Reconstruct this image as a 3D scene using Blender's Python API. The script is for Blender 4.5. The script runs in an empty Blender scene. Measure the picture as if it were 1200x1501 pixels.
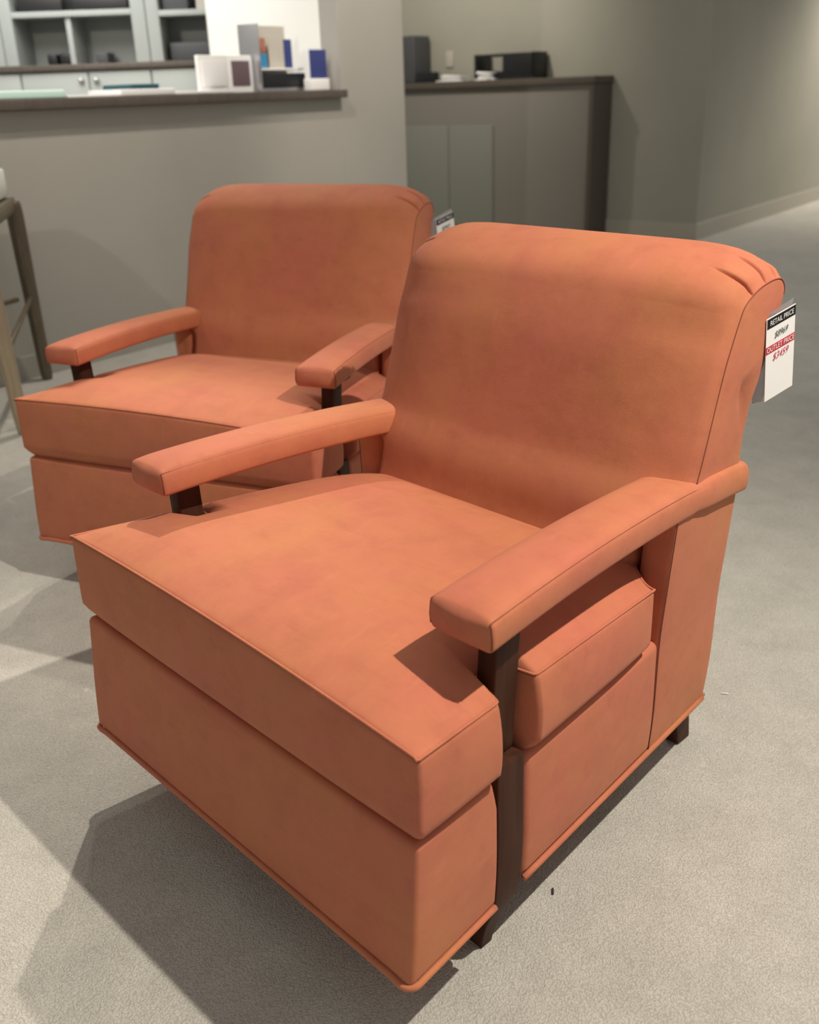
import bpy, bmesh, math, random
from mathutils import Vector, Matrix
random.seed(7)
scene = bpy.context.scene
COL = scene.collection

# ------------------------------------------------------------------ camera
CAM = Vector((0.9951, -0.5521, 1.0839)); YAW, PITCH, ROLL, FPX = 0.8165, 0.4073, -0.035, 1430.0
fw = Vector((-math.sin(YAW)*math.cos(PITCH), math.cos(YAW)*math.cos(PITCH), -math.sin(PITCH)))
rt = Vector((math.cos(YAW), math.sin(YAW), 0)); up = rt.cross(fw)
rt2 = rt*math.cos(ROLL) + up*math.sin(ROLL); up2 = up*math.cos(ROLL) - rt*math.sin(ROLL)
cd = bpy.data.cameras.new('camera'); cam = bpy.data.objects.new('camera', cd); COL.objects.link(cam)
cd.sensor_fit = 'HORIZONTAL'; cd.sensor_width = 36; cd.lens = FPX/1200*36
cd.dof.use_dof = True; cd.dof.focus_distance = 1.42; cd.dof.aperture_fstop = 5.6
cd.clip_start = 0.05
M3 = Matrix((rt2, up2, -fw)).transposed().to_4x4(); M3.translation = CAM
cam.matrix_world = M3
scene.camera = cam
scene.view_settings.view_transform = 'Standard'
scene.view_settings.look = 'None'
scene.view_settings.gamma = 1
scene.view_settings.exposure = 0.0
scene.view_settings.use_curve_mapping = False

# ------------------------------------------------------------------ light
world = bpy.data.worlds.new('world'); scene.world = world; world.use_nodes = True
bg = world.node_tree.nodes['Background']
bg.inputs[0].default_value = (1.0, 0.95, 0.87, 1); bg.inputs[1].default_value = 0.35

def spot(name, loc, target, power, size=0.03, angle=100, blend=0.6, color=(1, .90, .77)):
    l = bpy.data.lights.new(name, 'SPOT'); l.energy = power; l.shadow_soft_size = size
    l.spot_size = math.radians(angle); l.spot_blend = blend; l.color = color
    o = bpy.data.objects.new(name, l); COL.objects.link(o); o.location = loc
    o.rotation_euler = (Vector(target)-Vector(loc)).to_track_quat('-Z', 'Y').to_euler()
    return o
def area(name, loc, target, power, sx, sy, color=(1, .95, .88)):
    l = bpy.data.lights.new(name, 'AREA'); l.shape = 'RECTANGLE'; l.size = sx; l.size_y = sy
    l.energy = power; l.color = color
    o = bpy.data.objects.new(name, l); COL.objects.link(o); o.location = loc
    o.rotation_euler = (Vector(target)-Vector(loc)).to_track_quat('-Z', 'Y').to_euler()
    return o
LE = dict(over=290, left=250, wash=104, wall=135, office=44, hall=380, end=115, pillar=96)
spot('ceiling_spot_left', (-1.85, 1.50, 2.6), (-0.35, -0.42, 0), LE['left'], .025, 36, .85)
spot('ceiling_spot_over', (1.28, 0.80, 2.6), (0.45, 0.15, 0.3), LE['over'], .022, 96, .85)
# room frame: s runs along the counter wall (away from camera), n runs into the wall
U = Vector((-.146, .989, 0)).normalized(); N = Vector((-U.y, U.x, 0))
def R(s, n, z=0.0): return U*s + N*n + Vector((0, 0, z))
area('office_ceiling_light', R(2.3, 4.1, 2.6), R(3.3, 4.9, .9), LE['office'], 1.6, 1.2, (1, .98, .93))
spot('wall_wash_fill', R(1.95, 2.15, 2.6), R(1.95, 2.6, 0), LE['wash'], .04, 130, .6)  # unseen fill, added to brighten the counter wall
spot('wall_graze_spot', R(-0.95, 1.95, 2.6), R(2.6, 2.91, .9), LE['wall'], .03, 80, .9)
spot('pillar_fill', R(3.7, 1.75, 2.6), R(4.05, 2.91, 1.2), LE['pillar'], .05, 75, .8)  # out-of-view fill put in to lift the pillar's brightness
spot('hall_ceiling_spot', R(10.2, 1.2, 2.6), R(9.6, 1.6, 0), LE['hall'], .05, 120, .8)
spot('end_wall_spot', R(4.9, 3.6, 2.62), R(6.4, 4.2, 1.6), LE['end'], .05, 110, .8)

# ------------------------------------------------------------------ materials
def mat(name, color, rough=.6, metal=0, spec=.5):
    m = bpy.data.materials.new(name); m.use_nodes = True
    b = m.node_tree.nodes['Principled BSDF']
    b.inputs['Base Color'].default_value = (*color, 1); b.inputs['Roughness'].default_value = rough
    b.inputs['Metallic'].default_value = metal; b.inputs['Specular IOR Level'].default_value = spec
    return m
def nd(m, t, **kw):
    n = m.node_tree.nodes.new(t)
    for k, v in kw.items(): setattr(n, k, v)
    return n
def noise(m, scale, detail=4, rough=.55, coord='Object', stretch=None):
    L = m.node_tree.links
    tc = nd(m, 'ShaderNodeTexCoord'); n = nd(m, 'ShaderNodeTexNoise')
    n.inputs['Scale'].default_value = scale; n.inputs['Detail'].default_value = detail; n.inputs['Roughness'].default_value = rough
    mp = nd(m, 'ShaderNodeMapping'); L.new(tc.outputs[coord], mp.inputs[0])
    if stretch: mp.inputs['Scale'].default_value = stretch
    L.new(mp.outputs[0], n.inputs['Vector']); return n
def ramp(m, src, stops):
    r = nd(m, 'ShaderNodeValToRGB'); m.node_tree.links.new(src, r.inputs[0])
    while len(r.color_ramp.elements) < len(stops): r.color_ramp.elements.new(.5)
    for e, (p, c) in zip(r.color_ramp.elements, stops): e.position = p; e.color = (*c, 1)
    return r
def mix(m, a, b, f, mode='MIX'):
    x = nd(m, 'ShaderNodeMix', data_type='RGBA', blend_type=mode); L = m.node_tree.links
    if isinstance(f, float): x.inputs[0].default_value = f
    else: L.new(f, x.inputs[0])
    for s, i in ((a, 6), (b, 7)):
        if isinstance(s, tuple): x.inputs[i].default_value = (*s, 1)
        else: L.new(s, x.inputs[i])
    return x.outputs[2]
def bump(m, h, strength, dist):
    b = nd(m, 'ShaderNodeBump'); b.inputs['Strength'].default_value = strength; b.inputs['Distance'].default_value = dist
    m.node_tree.links.new(h, b.inputs['Height'])
    m.node_tree.links.new(b.outputs[0], m.node_tree.nodes['Principled BSDF'].inputs['Normal'])

def leather_mat():
    m = mat('nubuck_leather', (.55, .2, .11), .78, 0, .25); L = m.node_tree.links
    b = m.node_tree.nodes['Principled BSDF']
    n1 = noise(m, 4.2, 6, .62); n2 = noise(m, 13, 7, .66, stretch=(1, .7, 1)); n3 = noise(m, 60, 4, .65, stretch=(1, .22, .5)); n6 = noise(m, 34, 5, .7, stretch=(.35, 1, 1))
    c1 = ramp(m, n1.outputs[0], [(.32, (.495, .150, .092)), (.5, (.505, .169, .089)), (.68, (.505, .190, .083))])
    c2 = ramp(m, n2.outputs[0], [(.34, (.86, .83, .83)), (.5, (1, 1, 1)), (.66, (1.05, 1.08, 1.08))])
    c3 = ramp(m, n3.outputs[0], [(.58, (1, 1, 1)), (.72, (1.09, 1.14, 1.16))])
    x = mix(m, c1.outputs[0], c2.outputs[0], .55, 'MULTIPLY')
    x = mix(m, x, c3.outputs[0], .6, 'MULTIPLY')
    c6 = ramp(m, n6.outputs[0], [(.30, (.90, .86, .85)), (.48, (1, 1, 1)), (.62, (1, 1, 1)), (.78, (1.08, 1.12, 1.10))])
    x = mix(m, x, c6.outputs[0], .7, 'MULTIPLY')
    L.new(x, b.inputs['Base Color'])
    b.inputs['Sheen Weight'].default_value = .12; b.inputs['Sheen Roughness'].default_value = .5
    b.inputs['Sheen Tint'].default_value = (1, .62, .45, 1)
    n4 = noise(m, 900, 2, .5); n5 = noise(m, 26, 3, .5)
    ad = nd(m, 'ShaderNodeMath', operation='MULTIPLY_ADD'); L.new(n5.outputs[0], ad.inputs[0]); ad.inputs[1].default_value = 2.5; L.new(n4.outputs[0], ad.inputs[2])
    bump(m, ad.outputs[0], .22, .0012)
    return m
LEA = leather_mat()
SEAM = mat('seam_thread', (.22, .06, .032), .8)
def wood_mat(name, c1, c2, rough):
    m = mat(name, c1, rough); n = noise(m, 22, 6, .6, stretch=(3, 3, .25))
    r = ramp(m, n.outputs[0], [(.35, c1), (.65, c2)]); m.node_tree.links.new(r.outputs[0], m.node_tree.nodes['Principled BSDF'].inputs['Base Color'])
    return m
WOOD = wood_mat('dark_walnut', (.045, .017, .010), (.070, .028, .017), .5)
WOOD.node_tree.nodes['Principled BSDF'].inputs['Specular IOR Level'].default_value = .12
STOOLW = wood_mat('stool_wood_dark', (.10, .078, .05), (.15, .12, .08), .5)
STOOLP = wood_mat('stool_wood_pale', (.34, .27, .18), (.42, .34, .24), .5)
COUNTER = wood_mat('counter_edge', (.085, .070, .058), (.12, .098, .082), .35)
def plaster(name, c):
    m = mat(name, c, .85, 0, .25); n = noise(m, 1.3, 4, .5)
    k = ramp(m, n.outputs[0], [(.3, tuple(v*.94 for v in c)), (.7, tuple(min(1, v*1.05) for v in c))])
    m.node_tree.links.new(k.outputs[0], m.node_tree.nodes['Principled BSDF'].inputs['Base Color'])
    n2 = noise(m, 180, 3); bump(m, n2.outputs[0], .1, .001); return m
WALL = plaster('wall_paint_greige', (.40, .385, .35))
WALLG = plaster('wall_paint_green_grey', (.36, .355, .30))
WALLW = plaster('wall_paint_white', (.88, .88, .84))
TRIM = mat('trim_paint', (.42, .40, .34), .5)
CABW = mat('white_laminate', (.42, .45, .435), .4)
DESKL = mat('desk_laminate', (.22, .205, .18), .55)
DESKREFL = mat('desk_reflection', (.235, .245, .21), .4)  # lighter tone that paints in the reflection on the desk front
DESKB = mat('desk_dark_wood', (.095, .080, .064), .5)
def carpet_mat():
    m = mat('carpet', (.36, .34, .3), .95, 0, .1); L = m.node_tree.links; b = m.node_tree.nodes['Principled BSDF']
    n1 = noise(m, 1.6, 5, .6); n2 = noise(m, 11, 5, .65)
    tc = nd(m, 'ShaderNodeTexCoord'); v = nd(m, 'ShaderNodeTexVoronoi'); v.inputs['Scale'].default_value = 330
    n0 = noise(m, 60, 2, .5); mx = nd(m, 'ShaderNodeMix', data_type='RGBA'); mx.inputs[0].default_value = .012
    L.new(tc.outputs['Object'], mx.inputs[6]); L.new(n0.outputs['Color'], mx.inputs[7]); L.new(mx.outputs[2], v.inputs['Vector'])
    c1 = ramp(m, n1.outputs[0], [(.3, (.51, .505, .465)), (.7, (.60, .59, .545))])
    c2 = ramp(m, n2.outputs[0], [(.3, (.86, .86, .86)), (.7, (1.06, 1.06, 1.06))])
    c3 = ramp(m, v.outputs['Distance'], [(.0, (1.16, 1.15, 1.12)), (.75, (.70, .69, .67))])
    x = mix(m, c1.outputs[0], c2.outputs[0], .8, 'MULTIPLY'); x = mix(m, x, c3.outputs[0], .75, 'MULTIPLY')
    L.new(x, b.inputs['Base Color']); b.inputs['Sheen Weight'].default_value = .2
    inv = nd(m, 'ShaderNodeMath', operation='SUBTRACT'); inv.inputs[0].default_value = 1; L.new(v.outputs['Distance'], inv.inputs[1])
    bump(m, inv.outputs[0], .55, .003); return m
CARPET = carpet_mat()
PAPER = mat('paper_white', (.85, .85, .85), .7); PAPERM = mat('paper_mint', (.62, .85, .78), .7)
BLACK = mat('black_plastic', (.012, .012, .014), .4); DGREY = mat('dark_grey_plastic', (.07, .072, .078), .5)
NAVY = mat('navy_print', (.035, .05, .20), .5); TEAL = mat('teal_print', (.02, .10, .13), .5)
MAUVE = mat('mauve_print', (.14, .095, .11), .5); CHROME = mat('brushed_steel', (.6, .6, .62), .3, .9)
BLUE = mat('blue_print', (.03, .28, .55), .5); RUST = mat('rust_print', (.42, .16, .10), .5)
BEIGE = mat('beige_print', (.50, .47, .42), .6); REDP = mat('red_print', (.55, .03, .06), .6)
INK = mat('pencil_ink', (.10, .10, .11), .7); REDINK = mat('red_ink', (.60, .06, .14), .7)
FABW = mat('pale_fabric', (.62, .64, .60), .9); LINT = mat('lint_dark', (.03, .03, .03), .9)
def clear_mat():
    m = mat('clear_plastic', (.62, .62, .64), .15); b = m.node_tree.nodes['Principled BSDF']
    b.inputs['Transmission Weight'].default_value = .6; b.inputs['IOR'].default_value = 1.2; return m
CLEAR = clear_mat()

# ------------------------------------------------------------------ helpers
def obj(name, bm, m, parent=None, smooth=True, sharp=None):
    me = bpy.data.meshes.new(name)
    bmesh.ops.recalc_face_normals(bm, faces=bm.faces[:])
    for f in bm.faces: f.smooth = smooth
    if sharp is not None and smooth:
        for e in bm.edges:
            if len(e.link_faces) == 2 and e.calc_face_angle(0) > math.radians(sharp): e.smooth = False
    bm.to_mesh(me); bm.free()
    me.materials.append(m)
    o = bpy.data.objects.new(name, me); COL.objects.link(o)
    if parent: o.parent = parent
    return o
def tag(o, label=None, cat=None, group=None, kind=None):
    if label: o['label'] = label
    if cat: o['category'] = cat
    if group: o['group'] = group
    if kind: o['kind'] = kind
    return o
def empty(name, loc, rz=0.0):
    o = bpy.data.objects.new(name, None); COL.objects.link(o); o.location = loc; o.rotation_euler = (0, 0, rz)
    o.empty_display_size = .05; return o
def axis_samples(h, r, n, k=5):
    e = [-h + r*i/k for i in range(k)]; mid = [-(h-r) + 2*(h-r)*i/n for i in range(n+1)]
    return e + mid + [-v for v in reversed(e)]
def rbox(bm, h, r, n, warp=None, k=4):
    """rounded box of half sizes h, rounding r; warp(a,b,c) gets the point"""
    S = [axis_samples(h[i], r, n[i], k) for i in range(3)]
    new = []
    for ax in range(3):
        i, j = [(1, 2), (2, 0), (0, 1)][ax]
        for sg in (-1, 1):
            g = []
            for u_ in S[i]:
                row = []
                for v_ in S[j]:
                    p = [0, 0, 0]; p[ax] = sg*h[ax]; p[i] = u_; p[j] = v_
                    q = [max(-(h[t]-r), min(h[t]-r, p[t])) for t in range(3)]
                    d = Vector([p[t]-q[t] for t in range(3)])
                    if d.length > 1e-9: d.normalize()
                    w = Vector(q) + d*r
                    if warp: w = Vector(warp(*w))
                    row.append(bm.verts.new(w))
                g.append(row)
            for a in range(len(g)-1):
                for b in range(len(g[0])-1):
                    f = [g[a][b], g[a+1][b], g[a+1][b+1], g[a][b+1]]
                    bm.faces.new(f if sg > 0 else f[::-1])
            for row in g: new += row
    bmesh.ops.remove_doubles(bm, verts=new, dist=1e-6)
    return bm
def bevel_box(bm, lo, hi, r=.003, M=None):
    c = [(lo[i]+hi[i])/2 for i in range(3)]; h = [(hi[i]-lo[i])/2 for i in range(3)]
    r = min(r, min(h)*.45)
    def w(x, y, z):
        v = Vector((c[0]+x, c[1]+y, c[2]+z)); return M(v) if M else v
    return rbox(bm, h, r, (1, 1, 1), w, 2)
def RB(lo, hi, r=.003):           # box given in the room frame (s, n, z)
    return bevel_box(bmesh.new(), lo, hi, r, lambda v: R(v.x, v.y, v.z))
def tube(bm, pts, r, seg=8, closed=False):
    pts = [Vector(p) for p in pts]; rings = []; n = len(pts)
    prev = None
    for i, p in enumerate(pts):
        a = pts[(i-1) % n] if (closed or i > 0) else p; b = pts[(i+1) % n] if (closed or i < n-1) else p
        t = (b-a).normalized()
        x = t.orthogonal().normalized() if prev is None else (prev - t*prev.dot(t)).normalized()
        prev = x; y = t.cross(x); rr = r[i] if isinstance(r, (list, tuple)) else r
        rings.append([bm.verts.new(p + (x*math.cos(2*math.pi*k/seg) + y*math.sin(2*math.pi*k/seg))*rr) for k in range(seg)])
    for i in range(n if closed else n-1):
        A, B = rings[i], rings[(i+1) % n]
        for k in range(seg): bm.faces.new((A[k], A[(k+1) % seg], B[(k+1) % seg], B[k]))
    if not closed:
        bm.faces.new(rings[0][::-1]); bm.faces.new(rings[-1])
    return bm
def lerp(a, b, t): return a + (b-a)*t
def sm(t): t = max(0., min(1., t)); return t*t*(3-2*t)
def interp(x, tab):
    if x <= tab[0][0]: return tab[0][1]
    for (a, va), (b, vb) in zip(tab, tab[1:]):
        if x <= b: return lerp(va, vb, (x-a)/(b-a))
    return tab[-1][1]

# ------------------------------------------------------------------ setting
floor_bm = bmesh.new()
vs = [floor_bm.verts.new(p) for p in ((-9, -4, 0), (6, -4, 0), (6, 18, 0), (-9, 18, 0))]; floor_bm.faces.new(vs)
tag(obj('floor', floor_bm, CARPET, smooth=False), kind='structure')
def struct(name, bm, m): return tag(obj(name, bm, m, smooth=False), kind='structure')
struct('wall_left', RB((-2.2, 2.91, 0), (3.655, 3.03, 1.0612)), WALL)
def bbm(lo, hi): return RB(lo, hi, .004)
struct('baseboard_left', bbm((-2.2, 2.898, 0), (4.215, 2.91, .10)), WALL)
struct('wall_pillar', RB((3.655, 2.91, 0), (4.215, 3.92, 2.75)), WALL)
w = struct('trim_1', RB((3.650, 3.035, 1.1), (3.655, 3.92, 2.75), .001), WALLW)
struct('wall_end', RB((6.475, 1.99, 0), (6.6, 7.5, 2.9)), WALLG)
struct('wall_right', RB((6.6, 1.99, 0), (16.0, 2.1, 2.9)), WALLG)
struct('baseboard_right', bbm((6.46, 1.975, 0), (16.0, 1.99, .12)), TRIM)
struct('baseboard_end', bbm((6.46, 1.99, 0), (6.475, 7.5, .12)), TRIM)

# transaction counter top on the half wall
o = obj('counter_top', RB((-2.2, 2.86, 1.062), (3.653, 3.45, 1.102), .004), COUNTER)
tag(o, 'dark wood counter top running along the pale half wall up to the pillar', 'counter')

# office shelving behind the counter, facing the camera
FH = Vector((-math.sin(YAW), math.cos(YAW), 0)); RH = Vector((math.cos(YAW), math.sin(YAW), 0)); C0 = Vector((CAM.x, CAM.y, 0))
def S(a, d, z): return C0 + RH*a + FH*d + Vector((0, 0, z))
def SB(lo, hi, r=.003): return bevel_box(bmesh.new(), lo, hi, r, lambda v: S(v.x, v.y, v.z))
D0 = 6.5
cabroot = empty('base_cabinet', S(-1.9, D0, 0))
def rel(o, root):
    o.parent = root; o.matrix_parent_inverse = Matrix.Translation(-root.location) if root.rotation_euler.z == 0 else root.matrix_basis.inverted(); return o
tag(cabroot, 'long white low cabinet with dark top behind the counter at upper left', 'cabinet')
rel(obj('body', SB((-3.2, D0+.02, 0.02), (-1.03, D0+.55, 1.262)), CABW), cabroot)
rel(obj('cabinet_top', SB((-3.22, D0-.02, 1.262), (-1.02, D0+.57, 1.296)), COUNTER), cabroot)
edges = [-3.18, -2.72, -2.26, -1.85, -1.47, -1.04]
for i in range(5):
    d = rel(obj('door', SB((edges[i]+.006, D0, .06), (edges[i+1]-.006, D0+.018, 1.25)), CABW), cabroot)
    kx = edges[i+1]-.045 if i % 2 == 0 else edges[i]+.045
    kb = bmesh.new(); bmesh.ops.create_uvsphere(kb, u_segments=12, v_segments=8, radius=.018)
    bmesh.ops.translate(kb, vec=S(kx, D0-.012, 1.205), verts=kb.verts)
    kn = obj('knob', kb, CHROME); kn.parent = d; kn.matrix_parent_inverse = (Matrix.Translation(cabroot.location)).inverted() @ Matrix.Identity(4)
    kn.matrix_parent_inverse = Matrix.Identity(4)
def shelf_unit(a0, a1, divs, shelves, label):
    root = empty('shelf_unit', S((a0+a1)/2, D0+.3, 1.296)); tag(root, label, 'shelf')
    rel(obj('back_panel', SB((a0, D0+.34, 1.297), (a1, D0+.36, 2.6)), CABW), root)
    for x0, x1 in [(a0, a0+.075), (a1-.085, a1)]:
        rel(obj('side_panel', SB((x0, D0+.03, 1.297), (x1, D0+.34, 2.6)), CABW), root)
    for x in divs: rel(obj('divider', SB((x-.016, D0+.05, 1.297), (x+.016, D0+.34, shelves[0])), CABW), root)
    for z in shelves: rel(obj('shelf_board', SB((a0+.075, D0+.03, z), (a1-.085, D0+.34, z+.032)), CABW), root)
    return root
shelf_unit(-2.34, -1.47, [-1.94], [1.555, 1.88, 2.2], 'white open shelf unit above cabinet with one thin divider and dark items on top shelf')
shelf_unit(-3.21, -2.345, [-2.8], [1.555, 1.88, 2.2], 'white open shelf unit cut off by the left edge of the photo')
shelf_unit(-1.465, -.985, [], [1.54, 1.86, 2.2], 'white open shelf bay beside the steel-coloured upright, grey files on its shelf')
struct('door_panel', SB((-.98, D0+.02, 0.0), (-.875, D0+.04, 2.6)), DGREY)  # tall dark grey door panel beside the shelf bay, not wall trim
struct('wall_back', SB((-5.0, D0+.60, 0), (-.35, D0+.7, 2.9)), WALLW)
def small(name, bm, m, label, cat, group=None, parent=None): return tag(obj(name, bm, m, parent), label, cat, group)
small('file_box', SB((-2.24, D0+.08, 1.588), (-1.97, D0+.32, 1.68)), BLACK, 'black flat box at left of the upper shelf, cropped by top edge', 'box')
small('file_box', SB((-1.90, D0+.08, 1.588), (-1.58, D0+.32, 1.66)), BLACK, 'black flat box at right of the upper shelf, beside the wide upright', 'box')
small('binder', SB((-1.37, D0+.08, 1.573), (-1.22, D0+.32, 1.70)), DGREY, 'dark grey binder on the shelf bay left of centre', 'binder')
small('binder', SB((-1.17, D0+.08, 1.573), (-1.08, D0+.32, 1.74)), BEIGE, 'pale binder beside the dark grey binder', 'binder')
small('desk_phone', SB((-2.12, D0+.12, 1.297), (-2.06, D0+.3, 1.36), .01), BLACK, 'small black device on the cabinet top, left of the pair', 'device')
small('desk_phone', SB((-2.045, D0+.12, 1.297), (-1.965, D0+.3, 1.365), .01), BLACK, 'small black device on the cabinet top next to the thin divider', 'device')
small('card_box', SB((-1.82, D0+.12, 1.297), (-1.75, D0+.3, 1.36), .008), DGREY, 'small grey box on the cabinet top under the shelf', 'box')
small('paper_tray', SB((-1.36, D0+.1, 1.297), (-1.08, D0+.33, 1.40), .01), DGREY, 'wide grey tray on the cabinet top in the right shelf bay', 'tray')

# things on the near counter
small('paper_pile', RB((1.35, 2.90, 1.103), (1.92, 3.20, 1.135), .006), PAPERM, 'mint green papers at the left end of the dark counter', 'papers')
small('paper_sheets', RB((1.93, 2.90, 1.103), (2.20, 3.14, 1.112), .003), PAPER, 'flat white sheets right of the mint papers', 'papers')
o = small('notepad', RB((2.20, 2.90, 1.103), (2.50, 3.14, 1.130), .005), PAPER, 'white pad with a teal cover strip lying on the counter', 'notepad')
obj('teal_cover', RB((2.26, 2.91, 1.130), (2.42, 3.11, 1.150), .004), TEAL, o)
small('paper_sheets', RB((2.51, 2.90, 1.103), (2.86, 3.12, 1.116), .003), PAPER, 'flat white sheets beside the white picture frame', 'papers')
def framed(s0, s1, n0, z1, face, name, label, cat):
    root = obj(name, RB((s0, n0, 1.103), (s1, n0+.02, z1), .004), PAPER); tag(root, label, cat)
    obj('print', RB((s0+.022, n0-.004, 1.135), (s1-.022, n0+.001, z1-.025), .001), face, root); return root
framed(2.79, 2.985, 3.06, 1.275, PAPER, 'sign_holder', 'white framed sheet standing on the counter, left of the dark print', 'sign')
framed(2.985, 3.15, 3.06, 1.275, MAUVE, 'sign_holder', 'standing frame with a dark mauve print beside the brochure rack', 'sign')
rack = obj('brochure_rack', RB((3.17, 3.02, 1.103), (3.50, 3.16, 1.125), .003), CHROME)
tag(rack, 'clear brochure rack with stepped pockets on the counter near the pillar', 'rack')
obj('back_plate', RB((3.17, 3.155, 1.12), (3.50, 3.162, 1.42), .001), BEIGE, rack)
obj('front_pocket', RB((3.18, 3.015, 1.12), (3.49, 3.022, 1.19), .001), BLACK, rack)
obj('side_plate', RB((3.165, 3.015, 1.12), (3.172, 3.16, 1.42), .001), CHROME, rack)
obj('shelf_plate', RB((3.17, 3.03, 1.205), (3.50, 3.15, 1.215), .001), PAPER, rack)
small('brochure', RB((3.19, 3.10, 1.216), (3.30, 3.108, 1.285), .001), BLUE, 'blue brochure in the rack below the rust one', 'brochure', 'brochures in the counter rack')
small('brochure', RB((3.215, 3.115, 1.216), (3.31, 3.123, 1.36), .001), RUST, 'rust coloured brochure in the rack behind the blue one', 'brochure', 'brochures in the counter rack')
small('brochure', RB((3.32, 3.10, 1.216), (3.43, 3.108, 1.37), .001), BEIGE, 'tall beige brochure in the middle of the rack', 'brochure', 'brochures in the counter rack')
small('brochure', RB((3.435, 3.10, 1.216), (3.49, 3.108, 1.355), .001), NAVY, 'dark blue brochure at the right end of the rack', 'brochure', 'brochures in the counter rack')
o = obj('card_stand', RB((3.46, 2.94, 1.103), (3.60, 3.00, 1.16), .004), PAPER); tag(o, 'white stand holding a navy blue leaflet next to the pillar', 'leaflet stand')
obj('leaflet', RB((3.47, 2.955, 1.155), (3.60, 2.96, 1.30), .001), NAVY, o)

# shallow dark-topped ledge desk at the end wall
desk = empty('desk', R(6.3, 3.6, 0)); tag(desk, 'grey built-in desk with dark top and dark end panel against the end wall', 'desk')
rel(obj('desk_top', RB((6.16, 2.70, 1.092), (6.462, 5.2, 1.140), .004), DESKB), desk)
rel(obj('end_panel', RB((6.17, 2.71, 0), (6.459, 2.745, 1.092), .004), DESKB), desk)
rel(obj('front_panel', RB((6.20, 2.745, 0), (6.23, 5.2, 1.092), .002), DESKL), desk)
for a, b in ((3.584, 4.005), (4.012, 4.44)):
    rel(obj('reflection_panel', RB((6.185, a, .05), (6.20, b, .817), .003), DESKREFL), desk)  # lighter panels stand in for reflection shading on the desk front
tb = obj('file_tray', RB((6.24, 3.26, 1.141), (6.45, 3.79, 1.158), .003), BLACK); tag(tb, 'black open file box standing on the far desk, right of the papers', 'file box')
obj('tray_side', RB((6.24, 3.26, 1.158), (6.255, 3.53, 1.322), .002), BLACK, tb)
obj('tray_side', RB((6.24, 3.53, 1.158), (6.255, 3.79, 1.20), .002), BLACK, tb)
obj('tray_back', RB((6.435, 3.26, 1.158), (6.45, 3.64, 1.325), .002), BLACK, tb)
obj('tray_end', RB((6.24, 3.26, 1.158), (6.45, 3.275, 1.325), .002), BLACK, tb)
obj('tray_top_rail', RB((6.24, 3.53, 1.300), (6.255, 3.79, 1.322), .002), BLACK, tb)
obj('tray_end', RB((6.24, 3.765, 1.158), (6.45, 3.79, 1.322), .002), BLACK, tb)
small('waste_bin', RB((6.22, 4.36, 1.141), (6.44, 4.60, 1.49), .01), DGREY, 'dark grey upright box on the far desk right beside the pillar', 'box')
small('hole_punch', RB((6.22, 4.18, 1.141), (6.32, 4.35, 1.218), .01), BLACK, 'low black desk tool beside the grey box', 'desk tool')
def papers(s0, s1, n0, n1, k, label):
    root = obj('paper_pile', RB((s0, n0, 1.141), (s1, n1, 1.150), .003), PAPER); tag(root, label, 'papers')
    for i in range(k):
        c = R((s0+s1)/2, (n0+n1)/2, 1.152+.012*i); a = random.uniform(-.25, .25); hx, hy = (s1-s0)*.42, (n1-n0)*random.uniform(.3, .46)
        bmx = bmesh.new()
        rbox(bmx, (1, 1, 1), .1, (6, 6, 1), lambda x, y, z: c + Matrix.Rotation(a, 3, 'Z') @ (U*x*hx + N*y*hy) + Vector((0, 0, z*.004 + .012*(1-x*x)*(y*.5+.5))), 2)
        obj('loose_sheet', bmx, PAPER, root)
papers(6.18, 6.36, 3.86, 4.12, 3, 'loose white papers lying on the far desk left of the black file box')
papers(6.165, 6.225, 3.56, 3.74, 4, 'small curled white paper stack in front of the black file box')
small('light_switch', RB((6.462, 4.15, 1.25), (6.474, 4.22, 1.37), .002), BEIGE, 'pale outlet plate on the end wall above the desk', 'outlet')

# bar stool at the left edge
st = empty('bar_stool', R(1.05, 2.45, 0)); tag(st, 'wooden bar stool with pale fabric seat, cropped by the left edge', 'stool')
def leg_bm(p0, p1, w0, w1):
    bm = bmesh.new(); a, b = Vector(p0), Vector(p1)
    def w(x, y, z):
        t = (z+1)/2; wv = lerp(w0, w1, t); c = a.lerp(b, t); return c + Vector((x*wv, y*wv, 0))
    return rbox(bm, (1, 1, 1), .25, (1, 1, 6), w, 2)
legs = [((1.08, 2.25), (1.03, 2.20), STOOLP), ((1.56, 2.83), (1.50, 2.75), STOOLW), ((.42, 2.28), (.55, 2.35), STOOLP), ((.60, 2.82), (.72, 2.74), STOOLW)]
for (fs, fn), (ts, tn), m_ in legs: rel(obj('leg', leg_bm(R(fs, fn, 0), R(ts, tn, .74), .020, .027), m_), st)
def quad_slab(pts, z0, z1, m_, name, r=.1):
    bm = bmesh.new(); P = [R(*p) for p in pts]
    def w(x, y, z):
        u_, v_ = (x+1)/2, (y+1)/2
        q = P[0].lerp(P[1], u_).lerp(P[3].lerp(P[2], u_), v_); q.z = lerp(z0, z1, (z+1)/2); return q
    rbox(bm, (1, 1, 1), r, (6, 6, 2), w, 4); return rel(obj(name, bm, m_), st)
quad_slab([(.52, 2.33), (1.05, 2.18), (1.53, 2.77), (.70, 2.78)], .70, .755, STOOLW, 'seat_frame')
quad_slab([(.52, 2.33), (1.04, 2.20), (1.52, 2.78), (.70, 2.80)], .755, .87, FABW, 'seat_cushion', .22)
for a, b in (((1.06, 2.225), (1.53, 2.79)), ((.47, 2.31), (1.01, 2.26)), ((.65, 2.79), (1.47, 2.79))):
    bm = bmesh.new(); tube(bm, [R(*a, .30), R(*b, .36)], .010); rel(obj('stretcher', bm, STOOLW), st)

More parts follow.
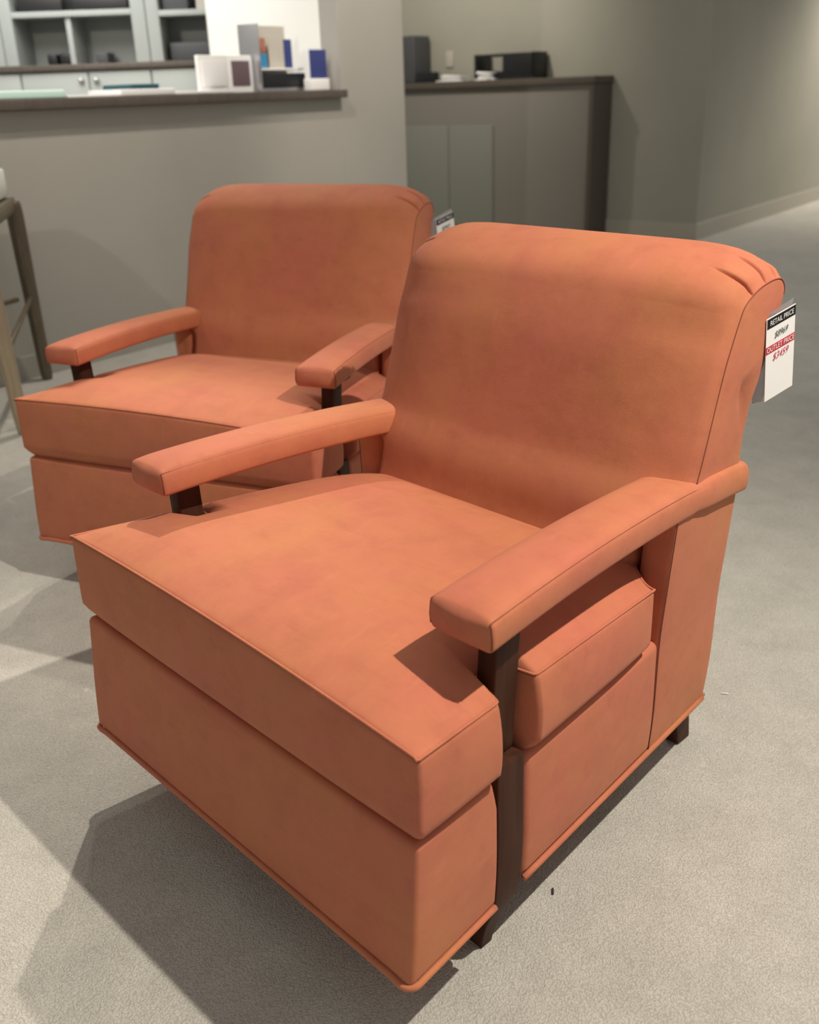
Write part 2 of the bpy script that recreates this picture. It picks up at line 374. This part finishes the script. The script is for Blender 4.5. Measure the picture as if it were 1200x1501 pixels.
# ------------------------------------------------------------------ armchair
ZB, ZT = .117, .3185
def X(y, z): return .4 - .0925*y + .0619*(z-.6) + .010*sm((.35-z)/.2)
def seam(name, pts, r, parent, m=None, closed=False):
    bm = bmesh.new(); tube(bm, pts, r, 6, closed); return obj(name, bm, m or SEAM, parent)

def make_chair():
    root = empty('armchair', (0, 0, 0))
    # --- front rail of the base
    def fr(a, b, c):
        z = lerp(ZB, ZT+.001, (c+1)/2); y0 = .0 + .0827*(z-ZB); y1 = .171 - .01*sm((z-.27)/.05)
        y0 -= .007*(1-c*c)*(1-a*a)
        y = lerp(y0, y1, (b+1)/2); x = a*(X(y, z) + .002*(1-c*c)*(1-b*b)); return (x, y, z)
    H = (.38, .086, .1)
    def nfr(x, y, z): return fr(x/H[0], y/H[1], z/H[2])
    base = obj('front_rail', rbox(bmesh.new(), H, .009, (30, 8, 10), nfr, 4), LEA, root)
    def welt(pts, r=.0048, par=base): return seam('welt', pts, r, par, LEA)
    def corner(sg, rev):
        c = [(sg*(X(.01, ZB)+.002-.016*(1-math.cos(t))), .014-.016*math.sin(t), ZB) for t in [math.pi/2*k/6 for k in range(7)]]
        return c[::-1] if rev else c
    half = X(.01, ZB)-.014
    wp = [(-X(.165-.15*i/10, ZB)-.002, .165-.15*i/10, ZB) for i in range(10)] + corner(-1, False)
    wp += [(-half+2*half*i/40, -.0015, ZB+.002) for i in range(1, 40)] + corner(1, True)
    wp += [(X(.015+.15*i/10, ZB)+.002, .015+.15*i/10, ZB) for i in range(1, 11)]
    welt(wp)
    # --- side panels and rear panel
    for sg in (-1, 1):
        def sp(x, y, z, sg=sg):
            a, b, c = x/.03, y/.175, z/.1
            zz = lerp(ZB, ZT-.003, (c+1)/2); yy = lerp(.2265, .578, (b+1)/2)
            xo = X(yy, zz) + .004*(1-b*b)*(1-c*c); xi = xo-.06
            return (sg*lerp(xi, xo, (a+1)/2), yy, zz)
        s = obj('side_panel', rbox(bmesh.new(), (.03, .175, .1), .012, (3, 16, 10), sp, 4), LEA, root)
        seam('welt', [(sg*(X(.23+.53*i/20, ZB)+.001), .23+.53*i/20, ZB) for i in range(21)], .0048, s, LEA)
    def rp(x, y, z):
        a, b, c = x/.32, y/.1, z/.215
        zz = lerp(ZB, .535, (c+1)/2); yf = .574 + .004*c; yr = lerp(.767, .786, (c+1)/2) + .006*(1-c*c)
        cen = 1-sm((abs(a)-.80)/.06); yf += .08*cen; zz -= .06*cen*(c+1)/2
        yy = lerp(yf, yr, (b+1)/2); return (a*(X(yy, zz)+.003*(1-b*b)*(1-c*c)), yy, zz)
    rear = obj('rear_panel', rbox(bmesh.new(), (.32, .1, .215), .006, (60, 8, 20), rp, 3), LEA, root)
    for sg in (-1, 1):
        seam('stitch_seam', [(sg*(X(.576, ZB+.41*t/20)+.0006), .576+.004*(t/10-1), ZB+.004+.405*t/20) for t in range(21)], .0009, rear)
    seam('welt', [(-X(.767, ZB)+2*X(.767, ZB)*i/20, .768, ZB) for i in range(21)], .0048, rear, LEA)
    # --- deck under the cushion
    bm = bmesh.new(); bevel_box(bm, (-.325, .15, .25), (.325, .60, .312), .004); obj('seat_deck', bm, LEA, root)
    # --- posts / front legs
    for sg in (-1, 1):
        def lg(x, y, z, sg=sg):
            # z in [-1,1] over 0 .. ZPT
            t = (z+1)/2; zz = t*.327
            k = 1-sm(zz/.125)                      # taper of the foot
            y0, y1 = lerp(.1745, .182, k), lerp(.2246, .204, k)
            xo = X(.2, max(zz, .117)) - .002 - .032*k; xi = xo - lerp(.046, .024, k)
            return (sg*lerp(xi, xo, (x+1)/2), lerp(y0, y1, (y+1)/2), zz)
        l = obj('leg', rbox(bmesh.new(), (1, 1, 1), .12, (2, 2, 18), lg, 2), WOOD, root, sharp=50)
        def po(x, y, z, sg=sg):
            zz = lerp(.325, .522, (z+1)/2); xo = X(.2, zz)-.018; xi = xo-.030
            return (sg*lerp(xi, xo, (x+1)/2), lerp(.178, .221, (y+1)/2), zz)
        p = obj('arm_post', rbox(bmesh.new(), (1, 1, 1), .18, (2, 2, 4), po, 2), WOOD, root, sharp=50)
        bmk = bmesh.new(); bevel_box(bmk, (sg*.345-.018, .17, .507), (sg*.345+.018, .252, .515), .002); obj('mounting_plate', bmk, WOOD, p)
        def rl(x, y, z, sg=sg):
            t = (z+1)/2; zz = t*.13; k = 1-t
            xo = .285-.010*k; xi = .240+.006*k
            return (sg*lerp(xi, xo, (x+1)/2), lerp(.715+.045*k, .762+.035*k, (y+1)/2), zz)
        obj('leg', rbox(bmesh.new(), (1, 1, 1), .12, (2, 2, 6), rl, 2), WOOD, root, sharp=50)
    # --- seat cushion
    def notch(y): return .052*sm((y-.158)/.022)*(1-sm((y-.226)/.012))
    def zs(a, b): return .4486 - .0505*((b+1)/2)*.56 - .009*a*(1-b)/2 + .002
    def cu(a, b, c, crown=True):
        yc = lerp(.0165, .600, (b+1)/2)
        side_rear = .5365
        # rear edge rounds forward towards the sides
        yy = yc - max(0, b)*(.0635)*sm((abs(a)-.72)/.28)
        if b < 0: yy += (-.007*(1-c*c)*(1-a**4) - .002*(1-c)/2)*(-b)**2
        top = zs(a, b); bot = ZT-.006
        z = lerp(bot, top, (c+1)/2)
        xo = X(yy, top) + .001
        tuck = .018*sm((-.55-c)/.45)
        bul = .008*(1-c*c)*(1-b**4)
        x = a*(xo + bul - tuck)
        nn = notch(yy)*sm((abs(a)-.55)/.45)
        x -= math.copysign(nn, a) if a else 0
        if b < 0: yy += tuck*.9*(-b)**3
        if c > 0:
            e = (1-abs(a)**6.5)*(1-abs(b)**5)
            z += .037*e*c
            # the pad swells a little along its front edge
        if c > .9: z += .0
        ef = (1-a*a)*max(0., -b)**6
        z += .010*ef*max(0, c)
        return (x, yy, z)
    Hc = (.39, .309, .065)
    def ncu(x, y, z): return cu(x/Hc[0], y/Hc[1], z/Hc[2])
    cush = obj('seat_cushion', rbox(bmesh.new(), Hc, .008, (60, 140, 12), ncu, 4), LEA, root)
    pts = []
    e = .0018
    K = 130
    for i in range(K+1): pts.append(cu(-1+2*i/K, -1, 1))
    for i in range(1, K+1): pts.append(cu(1, -1+2*i/K, 1))
    for i in range(1, K+1): pts.append(cu(1-2*i/K, 1, 1))
    for i in range(1, K): pts.append(cu(-1, 1-2*i/K, 1))
    pts = [(x*.9955, y+(.0022 if y < .035 and abs(x) < .385 else 0), z-.0028) for x, y, z in pts]
    seam('stitch_seam', pts, .0011, cush, closed=True)
    seam('seam_edge', [(x*1.0, y, z+.0026) for x, y, z in pts], .0019, cush, LEA, closed=True)
    # --- arms
    for sg in (-1, 1):
        def zA(y): return .5554 - .0302*(y-.15) - .1295*(y-.15)*(y-.75)
        def ar(a, b, c, sg=sg):
            y = lerp(.1345, .800, (b+1)/2)
            xo = .4 - .0925*y + .0619*(.55-.6) + .001
            xi = xo - (.0953 - .0172*y)
            if y > .60: xo += .005*sm((y-.60)/.08)
            if y > .63: xi = lerp(xi, xo-.03, sm((y-.63)/.05))
            if b < -.8: y -= .006*(1-a*a)*(1-c*c)
            top, bot = zA(y), zA(y)-.041
            if y > .63: bot += .003
            z = lerp(bot, top, (c+1)/2)
            if c > 0: z += .008*(1-a**4)*c*(1-max(0, -b)**24)
            x = lerp(xi, xo, (a+1)/2) + .003*a*(1-c*c)
            return (sg*x, y, z)
        Ha = (.047, .333, .0205)
        def nar(x, y, z): return ar(x/Ha[0], y/Ha[1], z/Ha[2])
        arm = obj('armrest', rbox(bmesh.new(), Ha, .007, (10, 60, 5), nar, 4), LEA, root)
        for a in (-1, 1):
            pp = [ar(a, -1+2*i/50, 1) for i in range(0, 51)]
            pp = [ar(a, -1, -.6), ar(a, -1, 0), ar(a, -1, .7)] + pp
            seam('stitch_seam', [(x-sg*a*.0016, y+.0016, z-.0018) for x, y, z in pp], .0009, arm)
    # --- back
    prof = [(.560, .405), (.578, .45), (.597, .50), (.628, .548), (.645, .595), (.659, .640), (.680, .709), (.693, .741),
            (.709, .776), (.722, .797), (.747, .812), (.775, .821), (.810, .825), (.832, .820), (.845, .803), (.842, .780), (.828, .745),
            (.812, .705), (.799, .660), (.790, .628), (.783, .585), (.781, .54), (.775, .50), (.76, .45), (.74, .405)]
    # resample densely with a Catmull-Rom
    P = [Vector(p+(0,)) for p in prof]; loop = []
    for i in range(len(P)-1):
        p0, p1, p2, p3 = P[max(0, i-1)], P[i], P[i+1], P[min(len(P)-1, i+2)]
        n = max(3, int((p2-p1).length/.0011)) if 8 <= i <= 14 else max(3, int((p2-p1).length/.010))
        for k in range(n):
            t = k/n
            loop.append(.5*((2*p1)+(p2-p0)*t+(2*p0-5*p1+4*p2-p3)*t*t+(3*p1-p0-3*p2+p3)*t**3))
    loop.append(P[-1])
    nb = 8
    for k in range(1, nb): loop.append(P[-1].lerp(P[0], k/nb))
    L = len(loop)
    nor = []
    for i in range(L):
        t = (loop[(i+1) % L]-loop[i-1]).normalized(); nor.append(Vector((-t.y, t.x, 0)))
    arc = [0]
    for i in range(1, L): arc.append(arc[-1]+(loop[i]-loop[i-1]).length)
    def find(y, z): return arc[min(range(L), key=lambda i: (loop[i].x-y)**2+(loop[i].y-z)**2)]
    pleats = [(find(.744, .811), .058, .013), (find(.781, .822), .050, .012), (find(.812, .825), .036, .009)]
    hw0 = .333
    def hw(z, y):
        return (.333 - .012*sm((y-.64)/.14)*sm((.72-z)/.15)) if z >= .529 or y < .74 else .300
    def pinch(z, y, a): return (.062 if y < .74 else 0)*(1-sm((z-.483)/.045))*sm((abs(a)-.66)/.34)
    cols = [-1+.0006, ]
    xs = sorted(set([round(v, 4) for v in [-1, -.995, -.985, -.97, -.955, -.94, -.925, -.91, -.895, -.88, -.865, -.85, -.835, -.82, -.80] + [-.8+1.6*i/34 for i in range(35)] + [.8, .82, .835, .85, .865, .88, .895, .91, .925, .94, .955, .97, .985, .995, 1]]))
    bm = bmesh.new(); grid = []
    def front_w(i):
        p = loop[i]
        if p.x > .79 and p.y < .80: return .35
        return 1.0
    for a in xs:
        ring = []
        for i, p in enumerate(loop):
            h = hw(p.y, p.x)
            xx = a*h-math.copysign(pinch(p.y, p.x, a), a)
            ae = min(1., abs(xx)/.333)
            cr = (1-ae**4.5)
            if p.y > .74 and p.x > .69: cr = lerp(cr, 1-ae**9, sm((p.y-.74)/.07))
            bul = .040*cr*front_w(i)*(.55+.45*sm((p.y-.42)/.15)) if p.x < .79 or p.y > .80 else .010*cr
            # keep the crown continuous round the top
            if p.y > .78: bul = .040*cr*lerp(1, .25, sm((p.x-.80)/.045))
            if p.y < .42: bul *= .5
            d = 0
            dist = (1-abs(a))*h
            edge = .006*(1-sm(dist/.012))          # soft rounded edge at the seam
            for c_, ln, dp in pleats:
                if dist < ln: d += dp*math.exp(-((arc[i]-c_)/.0020)**2)*(1-dist/ln)**.7*sm(dist/.005)
                if dist < ln: d -= .25*dp*math.exp(-((arc[i]-c_-.009)/.006)**2)*(1-dist/ln)*sm(dist/.005)
            q = p + nor[i]*(bul-d-edge)
            ring.append(bm.verts.new((xx, q.x, q.y)))
        grid.append(ring)
    # orientation of nor: make sure it points outwards
    for j in range(len(xs)-1):
        for i in range(L):
            bm.faces.new((grid[j][i], grid[j][(i+1) % L], grid[j+1][(i+1) % L], grid[j+1][i]))
    up_i = [i for i in range(L) if loop[i].y >= .529]; lo_i = [i for i in range(up_i[-1], up_i[0]+L+1)]
    for sg, ring in ((-1, grid[0]), (1, grid[-1])):
        base_r = [ring[i] for i in up_i]; prev = base_r; cen = Vector((0, .735, .69)); n_ = len(base_r)
        for k, (f, bx) in enumerate([(.97, .0006), (.85, .0015), (.6, .0025), (.3, .003)]):
            nr = []
            for v in base_r:
                q = cen.lerp(Vector((0, v.co.y, v.co.z)), f); nr.append(bm.verts.new((v.co.x+sg*bx, q.y, q.z)))
            for i in range(n_): bm.faces.new((prev[i], prev[(i+1) % n_], nr[(i+1) % n_], nr[i]))
            prev = nr
        c = bm.verts.new((sum(v.co.x for v in prev)/n_, cen.y, cen.z))
        for i in range(n_): bm.faces.new((prev[i], prev[(i+1) % n_], c))
        c = bm.verts.new((sg*.275, .68, .48)); lr = [ring[i % L] for i in lo_i]
        for i in range(len(lr)-1): bm.faces.new((lr[i], lr[i+1], c))
    back = obj('backrest', bm, LEA, root)
    iA = min(range(L), key=lambda i: (loop[i].x-.628)**2+(loop[i].y-.548)**2)
    iB = min(range(L), key=lambda i: (loop[i].x-.843)**2+(loop[i].y-.79)**2)
    for sg in (-1, 1):
        pp = [(sg*(hw(loop[i].y, loop[i].x)+.0004), loop[i].x-nor[i].x*.0065, loop[i].y-nor[i].y*.0065) for i in range(iA, iB)]
        seam('stitch_seam', pp, .0009, back)
    return root

def copy_tree(o, parent=None):
    c = o.copy(); COL.objects.link(c); c.parent = parent
    for ch in [x for x in bpy.data.objects if x.parent == o]: copy_tree(ch, c)
    return c

chair = make_chair()
tag(chair, 'nearer rust orange leather armchair with dark wooden front posts, filling the foreground', 'armchair', 'pair of matching armchairs')
far = copy_tree(chair)
far.location = (-.8494, .4219, 0); far.rotation_euler = (0, 0, .4022)
far['label'] = 'rust orange leather armchair farther back, partly hidden behind the nearer one'

# ------------------------------------------------------------------ price tags
def text_mesh(name, body, size, m, parent, M, squeeze=1.0, shear=0.0, off=0.0):
    cu = bpy.data.curves.new(name, 'FONT'); cu.body = body; cu.size = size; cu.align_x = 'CENTER'; cu.align_y = 'CENTER'; cu.shear = shear; cu.offset = off
    t = bpy.data.objects.new(name+'_c', cu); COL.objects.link(t)
    me = bpy.data.meshes.new_from_object(t.evaluated_get(bpy.context.evaluated_depsgraph_get()))
    bpy.data.objects.remove(t)
    me.transform(Matrix.Diagonal((squeeze, 1, 1, 1))); me.transform(M); me.materials.clear(); me.materials.append(m)
    o = bpy.data.objects.new(name, me); COL.objects.link(o); o.parent = parent; return o
def price_tag():
    TL = Vector((.337, .786, .764)); W = Vector((.013, .058, .016)); Hh = Vector((.001, .020, -.128))
    nrm = W.cross(-Hh).normalized(); nrm = nrm if nrm.x > 0 else -nrm
    root = empty('price_tag', TL)
    def Q(u_, v_, d=0.0): return W*u_ + Hh*v_ + nrm*d
    def card(name, u0, u1, v0, v1, d0, d1, m, par):
        bm = bmesh.new(); V = [bm.verts.new(Q(a, b, c)) for c in (d0, d1) for a, b in ((u0, v0), (u1, v0), (u1, v1), (u0, v1))]
        for f in ((0, 1, 2, 3), (7, 6, 5, 4), (0, 4, 5, 1), (1, 5, 6, 2), (2, 6, 7, 3), (3, 7, 4, 0)): bm.faces.new([V[i] for i in f])
        return obj(name, bm, m, par, smooth=False)
    c = card('card', 0, 1, 0, 1, 0, .0008, PAPER, root)
    card('black_band', .02, 1, .01, .125, .0008, .0012, BLACK, c)
    card('red_band', 0, 1, .335, .425, .0008, .0012, REDP, c)
    # a folded clear sleeve behind the card, leaning on the chair back
    s0 = bmesh.new(); V = [s0.verts.new(v) for v in (Q(-.02, -.03, -.004), Q(1.0, -.06, -.004), Q(1.0, -.02, -.004), Q(0.0, 1.0, -.004), Q(-.13, 1.03, -.016), Q(-.14, .05, -.016))]
    s0.faces.new((V[0], V[1], V[2], V[3])); s0.faces.new((V[0], V[3], V[4], V[5])); 
    bmesh.ops.solidify(s0, geom=s0.faces[:], thickness=.0008); obj('clear_sleeve', s0, CLEAR, root, smooth=False)
    ex, ey = W.normalized(), None
    ez = nrm; ey = ez.cross(ex)
    if ey.z < 0: ey = -ey
    def MM(u_, v_):
        o_ = Q(u_, v_, .0016); yv = (-Hh).normalized(); return Matrix(((ex.x, yv.x, ez.x, o_.x), (ex.y, yv.y, ez.y, o_.y), (ex.z, yv.z, ez.z, o_.z), (0, 0, 0, 1)))
    text_mesh('printed_text', 'RETAIL PRICE', .0108, PAPER, c, MM(.52, .07), .78)
    text_mesh('handwritten_price', '$8969', .0140, INK, c, MM(.5, .235), .8, .3)
    text_mesh('printed_text', 'OUTLET PRICE', .0110, PAPER, c, MM(.5, .38), .82)
    text_mesh('handwritten_price', '$3459', .0155, REDINK, c, MM(.5, .495), .85, .3)
    return root
tg = price_tag()
tag(tg, 'white price tag with black and red bands hanging on the nearer armchair', 'price tag', 'price tags on the armchairs')
tf = copy_tree(tg); tf['label'] = 'small blurred price tag at the back corner of the farther armchair'
th = .4022; lx, ly = .348, .815
tf.location = (-.8494+math.cos(th)*lx-math.sin(th)*ly, .4219+math.sin(th)*lx+math.cos(th)*ly, .775)
tf.rotation_euler = (0, 0, .12)

# lint on the carpet
def lint(x, y, rz, m, label, sx=.0015, sy=.006):
    bm = bmesh.new(); rbox(bm, (sx, sy, .001), .0008, (1, 2, 1), lambda a, b, c: (a+.0008*math.sin(b*400), b, c+.0025), 2)
    o = obj('lint_speck', bm, m); o.location = (x, y, 0); o.rotation_euler = (0, 0, rz); tag(o, label, 'lint')
lint(.332, .332, .82, LINT, 'tiny dark speck on the carpet right of the nearer chair')
lint(.254, .958, 2.2, PAPER, 'tiny white fleck on the carpet behind the nearer chair', .001, .007)
